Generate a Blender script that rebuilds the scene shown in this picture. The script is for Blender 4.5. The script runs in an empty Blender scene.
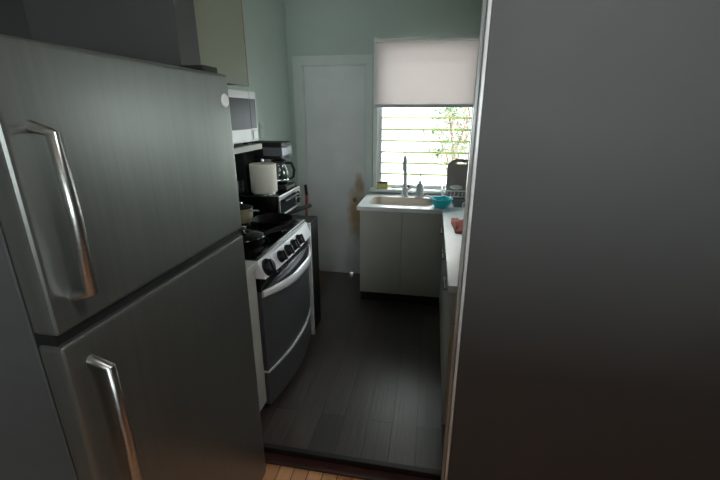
import bpy, bmesh, math, random
from mathutils import Vector, Matrix
random.seed(7)
PI = math.pi
sc = bpy.context.scene
COL = sc.collection

# ------------------------------------------------------------------ materials
def lin(c):
    return tuple((v/12.92 if v <= .04045 else ((v+.055)/1.055)**2.4) for v in c)
def rgb(r, g, b):
    return lin((r/255, g/255, b/255))

def mat(name, col, rough=.5, metal=0., var=0., scale=8., bump=0., stretch=(1, 1, 1), col2=None, rvar=0., coat=0., spec=.5):
    m = bpy.data.materials.new(name); m.use_nodes = True
    nt = m.node_tree; b = nt.nodes['Principled BSDF']
    b.inputs['Roughness'].default_value = rough
    b.inputs['Metallic'].default_value = metal
    b.inputs['Specular IOR Level'].default_value = spec
    b.inputs['Coat Weight'].default_value = coat
    tc = nt.nodes.new('ShaderNodeTexCoord'); mp = nt.nodes.new('ShaderNodeMapping')
    mp.inputs['Scale'].default_value = stretch
    nt.links.new(tc.outputs['Object'], mp.inputs['Vector'])
    nz = nt.nodes.new('ShaderNodeTexNoise'); nz.inputs['Scale'].default_value = scale; nz.inputs['Detail'].default_value = 5
    nt.links.new(mp.outputs['Vector'], nz.inputs['Vector'])
    rp = nt.nodes.new('ShaderNodeValToRGB')
    rp.color_ramp.elements[0].position = .3; rp.color_ramp.elements[1].position = .72
    lo = col2 if col2 else tuple(v*(1-var) for v in col)
    hi = col if col2 else tuple(min(1, v*(1+var*.5)) for v in col)
    rp.color_ramp.elements[0].color = (*lo, 1); rp.color_ramp.elements[1].color = (*hi, 1)
    nt.links.new(nz.outputs['Fac'], rp.inputs['Fac']); nt.links.new(rp.outputs['Color'], b.inputs['Base Color'])
    if rvar:
        mr = nt.nodes.new('ShaderNodeMapRange')
        mr.inputs['To Min'].default_value = max(.02, rough-rvar); mr.inputs['To Max'].default_value = min(1, rough+rvar)
        nt.links.new(nz.outputs['Fac'], mr.inputs['Value']); nt.links.new(mr.outputs['Result'], b.inputs['Roughness'])
    if bump:
        bp = nt.nodes.new('ShaderNodeBump'); bp.inputs['Strength'].default_value = bump; bp.inputs['Distance'].default_value = .004
        nt.links.new(nz.outputs['Fac'], bp.inputs['Height']); nt.links.new(bp.outputs['Normal'], b.inputs['Normal'])
    return m

def plank_mat(name, c1, c2, mortar, pw, plen, rough, grain=.35, spec=.5):
    m = bpy.data.materials.new(name); m.use_nodes = True
    nt = m.node_tree; b = nt.nodes['Principled BSDF']; b.inputs['Roughness'].default_value = rough
    b.inputs['Specular IOR Level'].default_value = spec
    tc = nt.nodes.new('ShaderNodeTexCoord'); mp = nt.nodes.new('ShaderNodeMapping')
    mp.inputs['Rotation'].default_value = (0, 0, PI/2)
    nt.links.new(tc.outputs['Object'], mp.inputs['Vector'])
    br = nt.nodes.new('ShaderNodeTexBrick'); br.inputs['Scale'].default_value = 1
    br.inputs['Brick Width'].default_value = plen; br.inputs['Row Height'].default_value = pw
    br.inputs['Mortar Size'].default_value = .0022; br.inputs['Mortar Smooth'].default_value = .2
    br.offset = .37
    br.inputs['Color1'].default_value = (*c1, 1); br.inputs['Color2'].default_value = (*c2, 1); br.inputs['Mortar'].default_value = (*mortar, 1)
    nt.links.new(mp.outputs['Vector'], br.inputs['Vector'])
    mp2 = nt.nodes.new('ShaderNodeMapping'); mp2.inputs['Scale'].default_value = (60, 1.6, 1)
    nt.links.new(tc.outputs['Object'], mp2.inputs['Vector'])
    nz = nt.nodes.new('ShaderNodeTexNoise'); nz.inputs['Scale'].default_value = 1.5; nz.inputs['Detail'].default_value = 6
    nt.links.new(mp2.outputs['Vector'], nz.inputs['Vector'])
    mx = nt.nodes.new('ShaderNodeMixRGB'); mx.blend_type = 'OVERLAY'; mx.inputs['Fac'].default_value = grain
    nt.links.new(br.outputs['Color'], mx.inputs['Color1']); nt.links.new(nz.outputs['Fac'], mx.inputs['Color2'])
    nt.links.new(mx.outputs['Color'], b.inputs['Base Color'])
    mr = nt.nodes.new('ShaderNodeMapRange'); mr.inputs['To Min'].default_value = rough-.1; mr.inputs['To Max'].default_value = rough+.12
    nt.links.new(nz.outputs['Fac'], mr.inputs['Value']); nt.links.new(mr.outputs['Result'], b.inputs['Roughness'])
    bp = nt.nodes.new('ShaderNodeBump'); bp.inputs['Strength'].default_value = .6; bp.inputs['Distance'].default_value = .002
    ad = nt.nodes.new('ShaderNodeMath'); ad.operation = 'SUBTRACT'
    nt.links.new(nz.outputs['Fac'], ad.inputs[0]); nt.links.new(br.outputs['Fac'], ad.inputs[1])
    nt.links.new(ad.outputs[0], bp.inputs['Height']); nt.links.new(bp.outputs['Normal'], b.inputs['Normal'])
    return m

def glass_mat(name, tint=(1, 1, 1), gloss=.06):
    m = bpy.data.materials.new(name); m.use_nodes = True
    nt = m.node_tree; nt.nodes.remove(nt.nodes['Principled BSDF']); out = nt.nodes['Material Output']
    t = nt.nodes.new('ShaderNodeBsdfTransparent'); t.inputs['Color'].default_value = (*tint, 1)
    g = nt.nodes.new('ShaderNodeBsdfGlossy'); g.inputs['Roughness'].default_value = .03
    lw = nt.nodes.new('ShaderNodeLayerWeight'); lw.inputs['Blend'].default_value = .25
    mr = nt.nodes.new('ShaderNodeMapRange'); mr.inputs['To Min'].default_value = gloss; mr.inputs['To Max'].default_value = .7
    nt.links.new(lw.outputs['Facing'], mr.inputs['Value'])
    mx = nt.nodes.new('ShaderNodeMixShader')
    nt.links.new(mr.outputs['Result'], mx.inputs['Fac']); nt.links.new(t.outputs[0], mx.inputs[1]); nt.links.new(g.outputs[0], mx.inputs[2])
    nt.links.new(mx.outputs[0], out.inputs['Surface'])
    return m

def translucent_mat(name, col, amount=.5):
    m = bpy.data.materials.new(name); m.use_nodes = True
    nt = m.node_tree; nt.nodes.remove(nt.nodes['Principled BSDF']); out = nt.nodes['Material Output']
    tc = nt.nodes.new('ShaderNodeTexCoord'); mp = nt.nodes.new('ShaderNodeMapping'); mp.inputs['Scale'].default_value = (160, 1, 160)
    nt.links.new(tc.outputs['Object'], mp.inputs['Vector'])
    nz = nt.nodes.new('ShaderNodeTexNoise'); nz.inputs['Scale'].default_value = 1.; nt.links.new(mp.outputs['Vector'], nz.inputs['Vector'])
    rp = nt.nodes.new('ShaderNodeValToRGB')
    rp.color_ramp.elements[0].color = (*(v*.93 for v in col), 1); rp.color_ramp.elements[1].color = (*col, 1)
    nt.links.new(nz.outputs['Fac'], rp.inputs['Fac'])
    d = nt.nodes.new('ShaderNodeBsdfDiffuse'); t = nt.nodes.new('ShaderNodeBsdfTranslucent')
    nt.links.new(rp.outputs['Color'], d.inputs['Color']); nt.links.new(rp.outputs['Color'], t.inputs['Color'])
    mx = nt.nodes.new('ShaderNodeMixShader'); mx.inputs['Fac'].default_value = amount
    nt.links.new(d.outputs[0], mx.inputs[1]); nt.links.new(t.outputs[0], mx.inputs[2]); nt.links.new(mx.outputs[0], out.inputs['Surface'])
    return m

def emit_mat(name, col, s):
    m = bpy.data.materials.new(name); m.use_nodes = True
    b = m.node_tree.nodes['Principled BSDF']; b.inputs['Base Color'].default_value = (*col, 1)
    b.inputs['Emission Color'].default_value = (*col, 1); b.inputs['Emission Strength'].default_value = s
    return m

def door_mat():
    """off-white paint with a worn ochre patch by the latch edge"""
    m = mat('worn door paint', rgb(216, 217, 219), .45, var=.07, scale=5)
    nt = m.node_tree; b = nt.nodes['Principled BSDF']; src = b.inputs['Base Color'].links[0].from_socket
    tc = nt.nodes.new('ShaderNodeTexCoord')
    def blob(cx, cz, rx, rz):
        mp = nt.nodes.new('ShaderNodeMapping'); mp.vector_type = 'POINT'
        mp.inputs['Location'].default_value = (-cx/rx, 0, -cz/rz); mp.inputs['Scale'].default_value = (1/rx, 0, 1/rz)
        nt.links.new(tc.outputs['Object'], mp.inputs['Vector'])
        ln = nt.nodes.new('ShaderNodeVectorMath'); ln.operation = 'LENGTH'; nt.links.new(mp.outputs['Vector'], ln.inputs[0])
        nz = nt.nodes.new('ShaderNodeTexNoise'); nz.inputs['Scale'].default_value = 14; nz.inputs['Detail'].default_value = 6
        nt.links.new(tc.outputs['Object'], nz.inputs['Vector'])
        ad = nt.nodes.new('ShaderNodeMath'); ad.operation = 'ADD'; nt.links.new(ln.outputs['Value'], ad.inputs[0]); nt.links.new(nz.outputs['Fac'], ad.inputs[1])
        mr = nt.nodes.new('ShaderNodeMapRange'); mr.inputs['From Min'].default_value = 1.; mr.inputs['From Max'].default_value = 1.75
        mr.inputs['To Min'].default_value = .8; mr.inputs['To Max'].default_value = 0
        nt.links.new(ad.outputs[0], mr.inputs['Value']); return mr.outputs['Result']
    for (cx, cz, rx, rz, c) in ((-.69, .66, .095, .27, rgb(182, 142, 84)), (-.715, .77, .022, .03, rgb(96, 70, 58)), (-.67, .93, .045, .09, rgb(170, 142, 116))):
        mx = nt.nodes.new('ShaderNodeMixRGB'); mx.inputs['Color2'].default_value = (*c, 1)
        nt.links.new(blob(cx, cz, rx, rz), mx.inputs['Fac']); nt.links.new(src, mx.inputs['Color1']); src = mx.outputs['Color']
    nt.links.new(src, b.inputs['Base Color'])
    return m

GREEN = mat('mint wall paint', rgb(180, 193, 187), .6, var=.05, scale=3, bump=.05)
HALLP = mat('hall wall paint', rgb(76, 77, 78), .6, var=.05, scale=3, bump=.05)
CEIL = mat('ceiling paint', rgb(225, 226, 220), .8, var=.03)
WHITE = mat('white gloss trim paint', rgb(226, 228, 226), .35, var=.06, scale=20, bump=.12)
OLDPAINT = mat('chipped white jamb paint', rgb(228, 230, 230), .2, var=.16, scale=26, bump=.12, stretch=(3, 3, .8), spec=.6)
CASING = mat('greenish white casing paint', rgb(204, 211, 208), .45, var=.05)
DOORM = door_mat()
FLOOR = plank_mat('dark grey laminate', rgb(82, 74, 70), rgb(66, 59, 56), rgb(40, 36, 34), .13, 1.2, .34)
PARQ = plank_mat('warm oak parquet', rgb(236, 176, 128), rgb(198, 138, 96), rgb(70, 42, 28), .07, .5, .4)
DARKTRIM = mat('dark reducer strip', rgb(34, 28, 27), .5, var=.3)
REDTRIM = mat('dark red brown strip', rgb(70, 40, 34), .5, var=.3)
CABW = mat('grey white cabinet paint', rgb(190, 190, 183), .5, var=.06, scale=4)
CABL = mat('olive grey cabinet paint', rgb(136, 143, 126), .5, var=.05, scale=4)
CABR = mat('brown edge band', rgb(128, 88, 78), .5, var=.1)
COUNTER = mat('white speckled worktop', rgb(232, 234, 238), .28, var=.06, scale=160)
TOE = mat('black toe kick', rgb(28, 27, 26), .6, var=.2)
STEEL = mat('brushed steel', rgb(190, 190, 188), .3, 1., var=.12, scale=3, stretch=(1, 1, 60), rvar=.06)
FRIDGE = mat('grey fridge steel', rgb(138, 140, 137), .36, .8, var=.08, scale=2, stretch=(40, 40, 1), rvar=.05)
FRIDGEB = mat('fridge cabinet grey', rgb(84, 86, 86), .5, var=.06)
GASKET = mat('dark gasket', rgb(20, 20, 20), .6, var=.1)
CHROME = mat('chrome', rgb(225, 227, 230), .12, 1., var=.04)
DARKMET = mat('dark pull metal', rgb(92, 92, 92), .55, .4, var=.1)
SILVER = mat('silver enamel', rgb(246, 247, 252), .3, .1, var=.04)
STOVEBLK = mat('black enamel', rgb(17, 17, 19), .18, var=.15)
STOVEDOOR = mat('dark oven door', rgb(116, 118, 124), .3, .45, var=.1, scale=2, stretch=(40, 40, 1))
MATTEBLK = mat('matte black plastic', rgb(11, 11, 12), .55, var=.2)
IRON = mat('black iron', rgb(24, 24, 24), .5, .3, var=.2, scale=40)
NONSTICK = mat('nonstick pan coating', rgb(9, 9, 10), .55, .0, var=.15, spec=.12)
MICRO = mat('white microwave casing', rgb(222, 224, 226), .35, var=.03)
MWIN = mat('dark microwave glass', rgb(70, 73, 79), .3, var=.05, spec=.06)
MPANEL = mat('grey panel glass', rgb(88, 92, 98), .3, var=.05, spec=.06)
DGLASS = mat('dark oven glass', rgb(30, 40, 40), .08, var=.1, coat=.5)
CARAFE = glass_mat('carafe glass', (.35, .36, .36), .12)
GLASS = glass_mat('louvre glass', (.96, .985, .965), .04)
CLEAR = glass_mat('tumbler glass', (.85, .9, .92), .15)

ALU = mat('grey window aluminium', rgb(214, 217, 220), .45, .3, var=.06)
PAPER = mat('paper towel', rgb(240, 236, 224), .9, var=.05, scale=60, bump=.4)
TEAL = mat('teal plastic', rgb(16, 200, 214), .3, var=.06)
CLOTH = mat('terracotta cloth', rgb(204, 122, 110), .95, var=.15, scale=90, bump=.6)
BOARD = mat('dark cutting board', rgb(156, 142, 142), .5, var=.08, scale=12)
WHITEP = mat('white plastic', rgb(238, 238, 236), .3, var=.03)
SINKM = mat('beige sink', rgb(196, 184, 174), .35, .25, var=.06)
TIN = mat('grey baking tin', rgb(128, 130, 138), .35, .6, var=.1)
SPONGE = mat('yellow sponge', rgb(206, 194, 130), .9, var=.2, scale=70, bump=.7)
SCOUR = mat('green scouring layer', rgb(72, 96, 70), .9, var=.25, scale=90, bump=.7)
GREYP = mat('grey plastic', rgb(196, 198, 202), .4, var=.1)
RED = mat('red plastic', rgb(160, 56, 56), .4, var=.1)
STRAW = mat('straw bristles', rgb(178, 148, 92), .9, var=.3, scale=60)
BLIND = translucent_mat('cream shade fabric', rgb(233, 226, 226), .38)
GEDGE = translucent_mat('green louvre edge', rgb(180, 186, 150), .75)
OUTW = mat('white stucco', rgb(236, 236, 232), .9, var=.05, scale=30)
CONC = mat('pale concrete', rgb(214, 212, 204), .9, var=.1, scale=4)
LEAF = mat('leaf green', rgb(104, 124, 98), .6, var=.3, scale=3)
PETAL = mat('pink petals', rgb(206, 130, 138), .6, var=.15)
BARK = mat('bark', rgb(108, 90, 74), .9, var=.3, scale=20, bump=.8)
ROOFM = mat('terracotta roof', rgb(150, 92, 74), .8, var=.2)
LAMP = emit_mat('added lamp glass', (1., .95, .92), 32.)

# ------------------------------------------------------------------ mesh helpers
ORG = {}
def B(): return bmesh.new()
def box(bm, x0, x1, y0, y1, z0, z1, bev=0., seg=2, M=None):
    r = bmesh.ops.create_cube(bm, size=1)
    vs = r['verts']
    bmesh.ops.scale(bm, vec=(abs(x1-x0), abs(y1-y0), abs(z1-z0)), verts=vs)
    bmesh.ops.translate(bm, vec=((x0+x1)/2, (y0+y1)/2, (z0+z1)/2), verts=vs)
    if M: bmesh.ops.transform(bm, matrix=M, verts=vs)
    if bev:
        es = list({e for v in vs for e in v.link_edges})
        bmesh.ops.bevel(bm, geom=es, offset=bev, segments=seg, affect='EDGES', profile=.6)
    return bm
def tube(bm, pts, r, n=10, closed=False, sy=1., up=None):
    pts = [Vector(p) for p in pts]; rr = r if isinstance(r, (list, tuple)) else [r]*len(pts)
    rings = []
    N = len(pts)
    prev = None
    for i, p in enumerate(pts):
        if closed: t = (pts[(i+1) % N]-pts[i-1]).normalized()
        else: t = (pts[min(i+1, N-1)]-pts[max(i-1, 0)]).normalized()
        u = Vector(up) if up else (prev if prev is not None else (Vector((0, 0, 1)) if abs(t.z) < .9 else Vector((1, 0, 0))))
        a = (u-t*u.dot(t))
        if a.length < 1e-5: a = Vector((1, 0, 0))-t*t.x
        a.normalize(); prev = a; b = t.cross(a)
        rings.append([bm.verts.new(p+a*math.cos(k*2*PI/n)*rr[i]+b*math.sin(k*2*PI/n)*rr[i]*sy) for k in range(n)])
    for i in range(N if closed else N-1):
        A, C = rings[i], rings[(i+1) % N]
        for k in range(n): bm.faces.new((A[k], A[(k+1) % n], C[(k+1) % n], C[k]))
    if not closed:
        bm.faces.new(rings[0][::-1]); bm.faces.new(rings[-1])
    return bm
def lathe(bm, prof, cx, cy, n=32, M=None, cap=True):
    rings = []; new = []
    for (r, z) in prof:
        if r < 1e-5:
            v = bm.verts.new((cx, cy, z)); rings.append([v]); new.append(v)
        else:
            ring = [bm.verts.new((cx+r*math.cos(2*PI*k/n), cy+r*math.sin(2*PI*k/n), z)) for k in range(n)]
            rings.append(ring); new += ring
    for A, C in zip(rings, rings[1:]):
        for k in range(n):
            k2 = (k+1) % n
            if len(A) == 1 and len(C) == 1: continue
            if len(A) == 1: bm.faces.new((A[0], C[k2], C[k]))
            elif len(C) == 1: bm.faces.new((A[k], A[k2], C[0]))
            else: bm.faces.new((A[k], A[k2], C[k2], C[k]))
    if cap:
        if len(rings[0]) > 1: bm.faces.new(rings[0][::-1])
        if len(rings[-1]) > 1: bm.faces.new(rings[-1])
    if M: bmesh.ops.transform(bm, matrix=M, verts=new)
    return bm
def prism(bm, poly, fn, d0, d1):
    """poly: 2D outline; fn(u,v,d)->xyz"""
    A = [bm.verts.new(fn(u, v, d0)) for u, v in poly]; C = [bm.verts.new(fn(u, v, d1)) for u, v in poly]
    n = len(poly)
    bm.faces.new(A[::-1]); bm.faces.new(C)
    for k in range(n): bm.faces.new((A[k], A[(k+1) % n], C[(k+1) % n], C[k]))
    return bm
def rrect(x0, x1, y0, y1, r, n=6):
    out = []
    for (cx, cy, a0) in ((x1-r, y1-r, 0), (x0+r, y1-r, PI/2), (x0+r, y0+r, PI), (x1-r, y0+r, 3*PI/2)):
        for k in range(n+1):
            a = a0+PI/2*k/n; out.append((cx+r*math.cos(a), cy+r*math.sin(a)))
    return out
def bowed(bm, y0, y1, z0, z1, xb, xf, bulge, n=14, bev=0.):
    yc, hw = (y0+y1)/2, (y1-y0)/2
    poly = [(xb, y1), (xb, y0)]+[(xf+bulge*(1-((y0+(y1-y0)*k/n-yc)/hw)**2), y0+(y1-y0)*k/n) for k in range(n+1)]
    return prism(bm, poly, lambda u, v, d: (u, v, d), z0, z1)
def obj(name, bm, m, parent=None, smooth=None, loc=None):
    me = bpy.data.meshes.new(name)
    bmesh.ops.recalc_face_normals(bm, faces=bm.faces[:])
    org = Vector(loc) if loc is not None else (ORG.get(parent.name, Vector()) if parent else Vector())
    if org.length: bmesh.ops.translate(bm, vec=-org, verts=bm.verts[:])
    bm.to_mesh(me); bm.free()
    me.materials.append(m)
    o = bpy.data.objects.new(name, me); COL.objects.link(o)
    if parent: o.parent = parent
    elif org.length: o.location = org
    ORG[o.name] = org
    if smooth is not None:
        me.polygons.foreach_set('use_smooth', [True]*len(me.polygons))
        try: me.set_sharp_from_angle(angle=math.radians(smooth))
        except Exception: pass
    return o
def thing(name, label, cat, loc, group=None):
    o = bpy.data.objects.new(name, None); COL.objects.link(o); o.location = loc; o.empty_display_size = .05
    ORG[o.name] = Vector(loc); o['label'] = label; o['category'] = cat
    if group: o['group'] = group
    return o
def tag(o, label, cat, group=None):
    o['label'] = label; o['category'] = cat
    if group: o['group'] = group
    return o
def struct(name, bm, m, parent=None, label=None, cat=None):
    o = obj(name, bm, m, parent)
    if not parent: o['kind'] = 'structure'
    if label: o['label'] = label
    if cat: o['category'] = cat
    return o

# ------------------------------------------------------------------ the setting
XL, XR, YB, YP0, YP1, CZ = -1.32, .74, 3.58, 1.30, 1.42, 2.56
WT = .13                                                     # back wall thickness
WX0, WX1, WZ0, WZ1 = -.505, .375, .905, 2.15                 # window hole
DX0, DX1, DZ1 = -1.19, -.605, 1.975                          # door hole
struct('floor', box(B(), -1.5, XR+.1, 1.39, YB+WT, -.1, 0), FLOOR, label='dark grey laminate plank floor of the kitchen', cat='floor')
struct('floor_hall', box(B(), -1.6, 2.6, -2.6, 1.39, -.14, -.035), PARQ, label='warm brown wood floor before the kitchen step', cat='floor')
struct('ceiling', box(B(), -1.6, 2.6, -2.6, YB+WT, CZ, CZ+.1), CEIL, label='white ceiling over kitchen and hall', cat='ceiling')
struct('wall_left', box(B(), XL-.12, XL, YP1, YB+WT, 0, CZ), GREEN, label='mint green wall behind stove and microwave', cat='wall')
SWY0, SWY1, SWZ0, SWZ1 = 2.2, 2.6, 1.32, 1.72
bm = B(); box(bm, XR, XR+.12, YP1, SWY0, 0, CZ); box(bm, XR, XR+.12, SWY1, YB+WT, 0, CZ); box(bm, XR, XR+.12, SWY0, SWY1, 0, SWZ0); box(bm, XR, XR+.12, SWY0, SWY1, SWZ1, CZ)
struct('wall_right', bm, GREEN, label='mint green wall behind the right counter', cat='wall')
bm = B()
box(bm, XL, DX0, YB, YB+WT, 0, CZ); box(bm, DX0, DX1, YB, YB+WT, DZ1, CZ); box(bm, DX1, WX0, YB, YB+WT, 0, CZ)
box(bm, WX0, WX1, YB, YB+WT, 0, WZ0-.02); box(bm, WX0, WX1, YB, YB+WT, WZ1, CZ); box(bm, WX1, XR, YB, YB+WT, 0, CZ)
struct('wall_back', bm, GREEN, label='mint green end wall holding the window and the door', cat='wall')
JX = .131
bm = B()
box(bm, -1.55, -.86, YP0, YP1, -.035, CZ); box(bm, JX+.012, 2.6, YP0, YP1, -.035, CZ)
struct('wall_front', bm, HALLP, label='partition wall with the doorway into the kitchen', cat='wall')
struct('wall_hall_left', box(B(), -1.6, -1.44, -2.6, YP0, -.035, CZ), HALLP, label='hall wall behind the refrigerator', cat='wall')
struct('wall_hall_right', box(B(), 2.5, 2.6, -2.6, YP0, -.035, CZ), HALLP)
HWX0, HWX1, HWZ0, HWZ1 = -.35, 1.85, 1.0, 2.0
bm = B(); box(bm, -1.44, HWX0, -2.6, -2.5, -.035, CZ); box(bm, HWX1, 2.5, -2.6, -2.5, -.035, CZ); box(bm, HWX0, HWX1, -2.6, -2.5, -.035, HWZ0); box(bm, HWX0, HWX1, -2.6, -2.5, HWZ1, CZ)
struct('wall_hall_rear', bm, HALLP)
bm = B()
for (xa, xb, za, zb_) in ((HWX0, HWX0+.05, HWZ0, HWZ1), (HWX1-.05, HWX1, HWZ0, HWZ1), (.725, .775, HWZ0, HWZ1), (HWX0, HWX1, HWZ0, HWZ0+.05), (HWX0, HWX1, HWZ1-.05, HWZ1)): box(bm, xa, xb, -2.58, -2.52, za, zb_)
struct('wall_added_half', box(B(), -.3, 2.5, -.7, -.6, -.035, 1.29), HALLP, label='added half height divider out of view, shading the lower kitchen', cat='wall')  # unseen divider added to block rear light from the lower parts
win3 = struct('window_added_rear', bm, WHITE)  # rear window added out of view as extra daylight for the kitchen
struct('glass', box(B(), HWX0+.05, HWX1-.05, -2.555, -2.55, HWZ0+.05, HWZ1-.05), GLASS, win3)
# doorway lining on the right
bm = B(); box(bm, JX, JX+.0115, YP0+.002, YP1-.015, 0.0, CZ-.002, .003)
box(bm, JX-.011, JX+.001, YP0+.04, YP0+.06, .0, CZ-.002, .003)
struct('trim_doorway', bm, OLDPAINT, label='chipped white lining of the doorway on the right', cat='door jamb')
bm = B(); box(bm, -.86, JX, 1.372, 1.40, -.034, .006, .004)
struct('trim_threshold', bm, DARKTRIM, label='dark edge strip along the kitchen floor step', cat='threshold')
struct('trim_step', box(B(), -.86, JX, 1.318, 1.371, -.034, -.024, .003), REDTRIM, label='dark red brown strip under the floor step', cat='threshold')
struct('baseboard_left', box(B(), XL, XL+.014, 2.8, YB, 0, .09, .003), CASING)
# door
bm = B()
for (a, b) in ((DX0-.082, DX0+.004), (DX1-.004, DX1+.058)): box(bm, a, b, YB-.018, YB+.002, 0, DZ1+.07, .004)
box(bm, DX0-.082, DX1+.058, YB-.02, YB+.002, DZ1-.004, DZ1+.07, .004)
bx = B()
box(bx, DX0, DX0+.012, YB, YB+WT, 0, DZ1); box(bx, DX1-.012, DX1, YB, YB+WT, 0, DZ1); box(bx, DX0, DX1, YB, YB+WT, DZ1-.012, DZ1)
door = struct('door_1', bx, CASING, label='narrow off white door left of the window', cat='door')
struct('casing', bm, CASING, door)
bm = B()
zb = .0008
box(bm, DX0+.014, DX1-.014, YB+.012, YB+.05, .011, DZ1-.014, .002)
box(bm, DX0+.014, -.775, YB+.012, YB+.05, zb, .0112)
box(bm, -.735, DX1-.014, YB+.012, YB+.05, zb, .0112)
struct('door_leaf', bm, DOORM, door)
# window
win = struct('window_1', None or box(box(box(box(B(), WX0, WX0+.03, YB+.012, YB+.1, WZ0, WZ1), WX1-.055, WX1, YB+.012, YB+.1, WZ0, WZ1),
             WX0, WX1, YB+.012, YB+.1, WZ0-.02, WZ0+.03), WX0, WX1, YB+.012, YB+.1, WZ1-.04, WZ1), ALU,
             label='louvred glass window above the sink', cat='window')
bm = B(); box(bm, WX0-.035, WX0+.004, YB-.014, YB+.012, WZ0, WZ1+.02, .003); box(bm, WX1-.004, WX1+.03, YB-.014, YB+.012, WZ0, WZ1+.02, .003)
struct('casing', bm, WHITE, win)
struct('sill', box(B(), WX0-.05, WX1+.05, YB-.1, YB+.012, WZ0-.022, WZ0, .005), WHITE, win)
zs = [.937]+[1.027+.1*k for k in range(12)]
for k in range(len(zs)-1):
    z0, z1 = zs[k], zs[k+1]
    if z0 > WZ1-.1: break
    bm = B()
    prism(bm, [(YB+.04, z1), (YB+.046, z1), (YB+.076, z0-.008), (YB+.07, z0-.008)], lambda u, v, d: (d, u, v), WX0+.032, WX1-.057)
    s = struct('glass_louvre', bm, GLASS, win)
    struct('glass_edge', box(B(), WX0+.032, WX1-.057, YB+.034, YB+.05, z1-.007, z1+.010), GEDGE, s)
bm = B()
for xx in (WX0+.036, WX1-.061):
    box(bm, xx-.004, xx+.004, YB+.025, YB+.085, WZ0+.03, WZ1-.04)
struct('louvre_frame', bm, ALU, win)

# small side window added unseen over the right counter to brighten the kitchen
bm = B()
for (ya, yb, za, zb_) in ((SWY0, SWY0+.03, SWZ0, SWZ1), (SWY1-.03, SWY1, SWZ0, SWZ1), (SWY0, SWY1, SWZ0, SWZ0+.03), (SWY0, SWY1, SWZ1-.03, SWZ1)): box(bm, XR+.02, XR+.09, ya, yb, za, zb_)
win2 = struct('window_added_side', bm, WHITE)
struct('glass', box(B(), XR+.05, XR+.055, SWY0+.03, SWY1-.03, SWZ0+.03, SWZ1-.03), GLASS, win2)

# roller blind
rb = thing('roller_blind', 'cream roller blind drawn halfway down over the window', 'blind', (-.07, YB-.03, 1.63))
BX0, BX1, BZ0, BZ1 = -.522, .374, 1.636, 2.145
obj('shade', prism(B(), [(BX0, BZ0), (BX1-.005, BZ0+.004), (BX1, BZ1), (BX0, BZ1)], lambda u, v, d: (u, d, v), YB-.0275, YB-.0265), BLIND, rb)
obj('bottom_bar', box(B(), BX0-.006, BX1, YB-.034, YB-.02, BZ0-.022, BZ0+.006, .004), GREYP, rb)
obj('roller', tube(B(), [(BX0, YB-.042, BZ1-.004), (BX1, YB-.042, BZ1-.004)], .015, 14), WHITEP, rb, 40)
for xb in (BX0-.008, BX1+.001): obj('bracket', box(B(), xb, xb+.007, YB-.06, YB-.001, BZ1-.03, BZ1+.02), WHITEP, rb)

# ------------------------------------------------------------------ outside
struct('ground', box(B(), -14, 14, -12, 24, -.5, -.3), CONC, label='pale sunlit yard outside the window', cat='ground')
hs = thing('white_house', 'overexposed white house across the yard outside the window', 'house', (-2.6, 10, -.3))
obj('wall', box(B(), -7, 1.0, 10, 13, -.3, 3.1), OUTW, hs)
bm = B(); prism(bm, [(9.4, 3.0), (13.6, 3.0), (11.5, 4.2)], lambda u, v, d: (d, u, v), -7.3, 1.3)
obj('roof', bm, ROOFM, hs)
def tree(name, label, cx, cy, z0, h, rad, nl, npet, grp=None):
    t = thing(name, label, 'tree' if 'tree' in name else 'shrub', (cx, cy, z0), grp)
    bm = B(); tube(bm, [(cx, cy, z0), (cx+.03, cy, z0+h*.3), (cx-.02, cy+.03, z0+h*.62)], [.05, .042, .03], 8)
    ends = []
    for k in range(9):
        a = k*2.4; q = (cx+math.cos(a)*rad*.6, cy+math.sin(a)*rad*.6, z0+h*(.5+.05*k))
        tube(bm, [(cx, cy, z0+h*(.25+.035*k)), (cx+math.cos(a)*rad*.3, cy+math.sin(a)*rad*.3, z0+h*(.42+.04*k)), q], [.02, .015, .008], 6); ends.append(q)
    obj('trunk', bm, BARK, t, 40)
    for nm, n, m, sz in (('foliage', nl, LEAF, .075), ('blossom', npet, PETAL, .05)):
        bm = B()
        for i in range(n):
            e = random.choice(ends); d = Vector((random.gauss(0, 1), random.gauss(0, 1), random.gauss(0, .8)))
            p = Vector(e)+d.normalized()*rad*.5*random.random()**.4
            R = Matrix.Rotation(random.random()*6.3, 3, 'Z') @ Matrix.Rotation(random.gauss(.5, .5), 3, 'X')
            s = sz*random.uniform(.7, 1.3)
            vs = [bm.verts.new(p+R @ Vector(v)*s) for v in ((0, -.6, 0), (.3, -.1, .06), (.22, .4, .04), (0, .75, -.04), (-.22, .4, .04), (-.3, -.1, .06))]
            bm.faces.new(vs)
        obj(nm, bm, m, t)
tree('blossom_tree', 'pale green tree with pink blossom seen at window upper right', .8, 8.6, -.3, 2.6, .8, 2200, 800)
tree('flowering_shrub', 'pink flowering shrub low behind the right half of the window', .34, 6.6, -.3, 2.25, .5, 900, 420)

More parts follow.
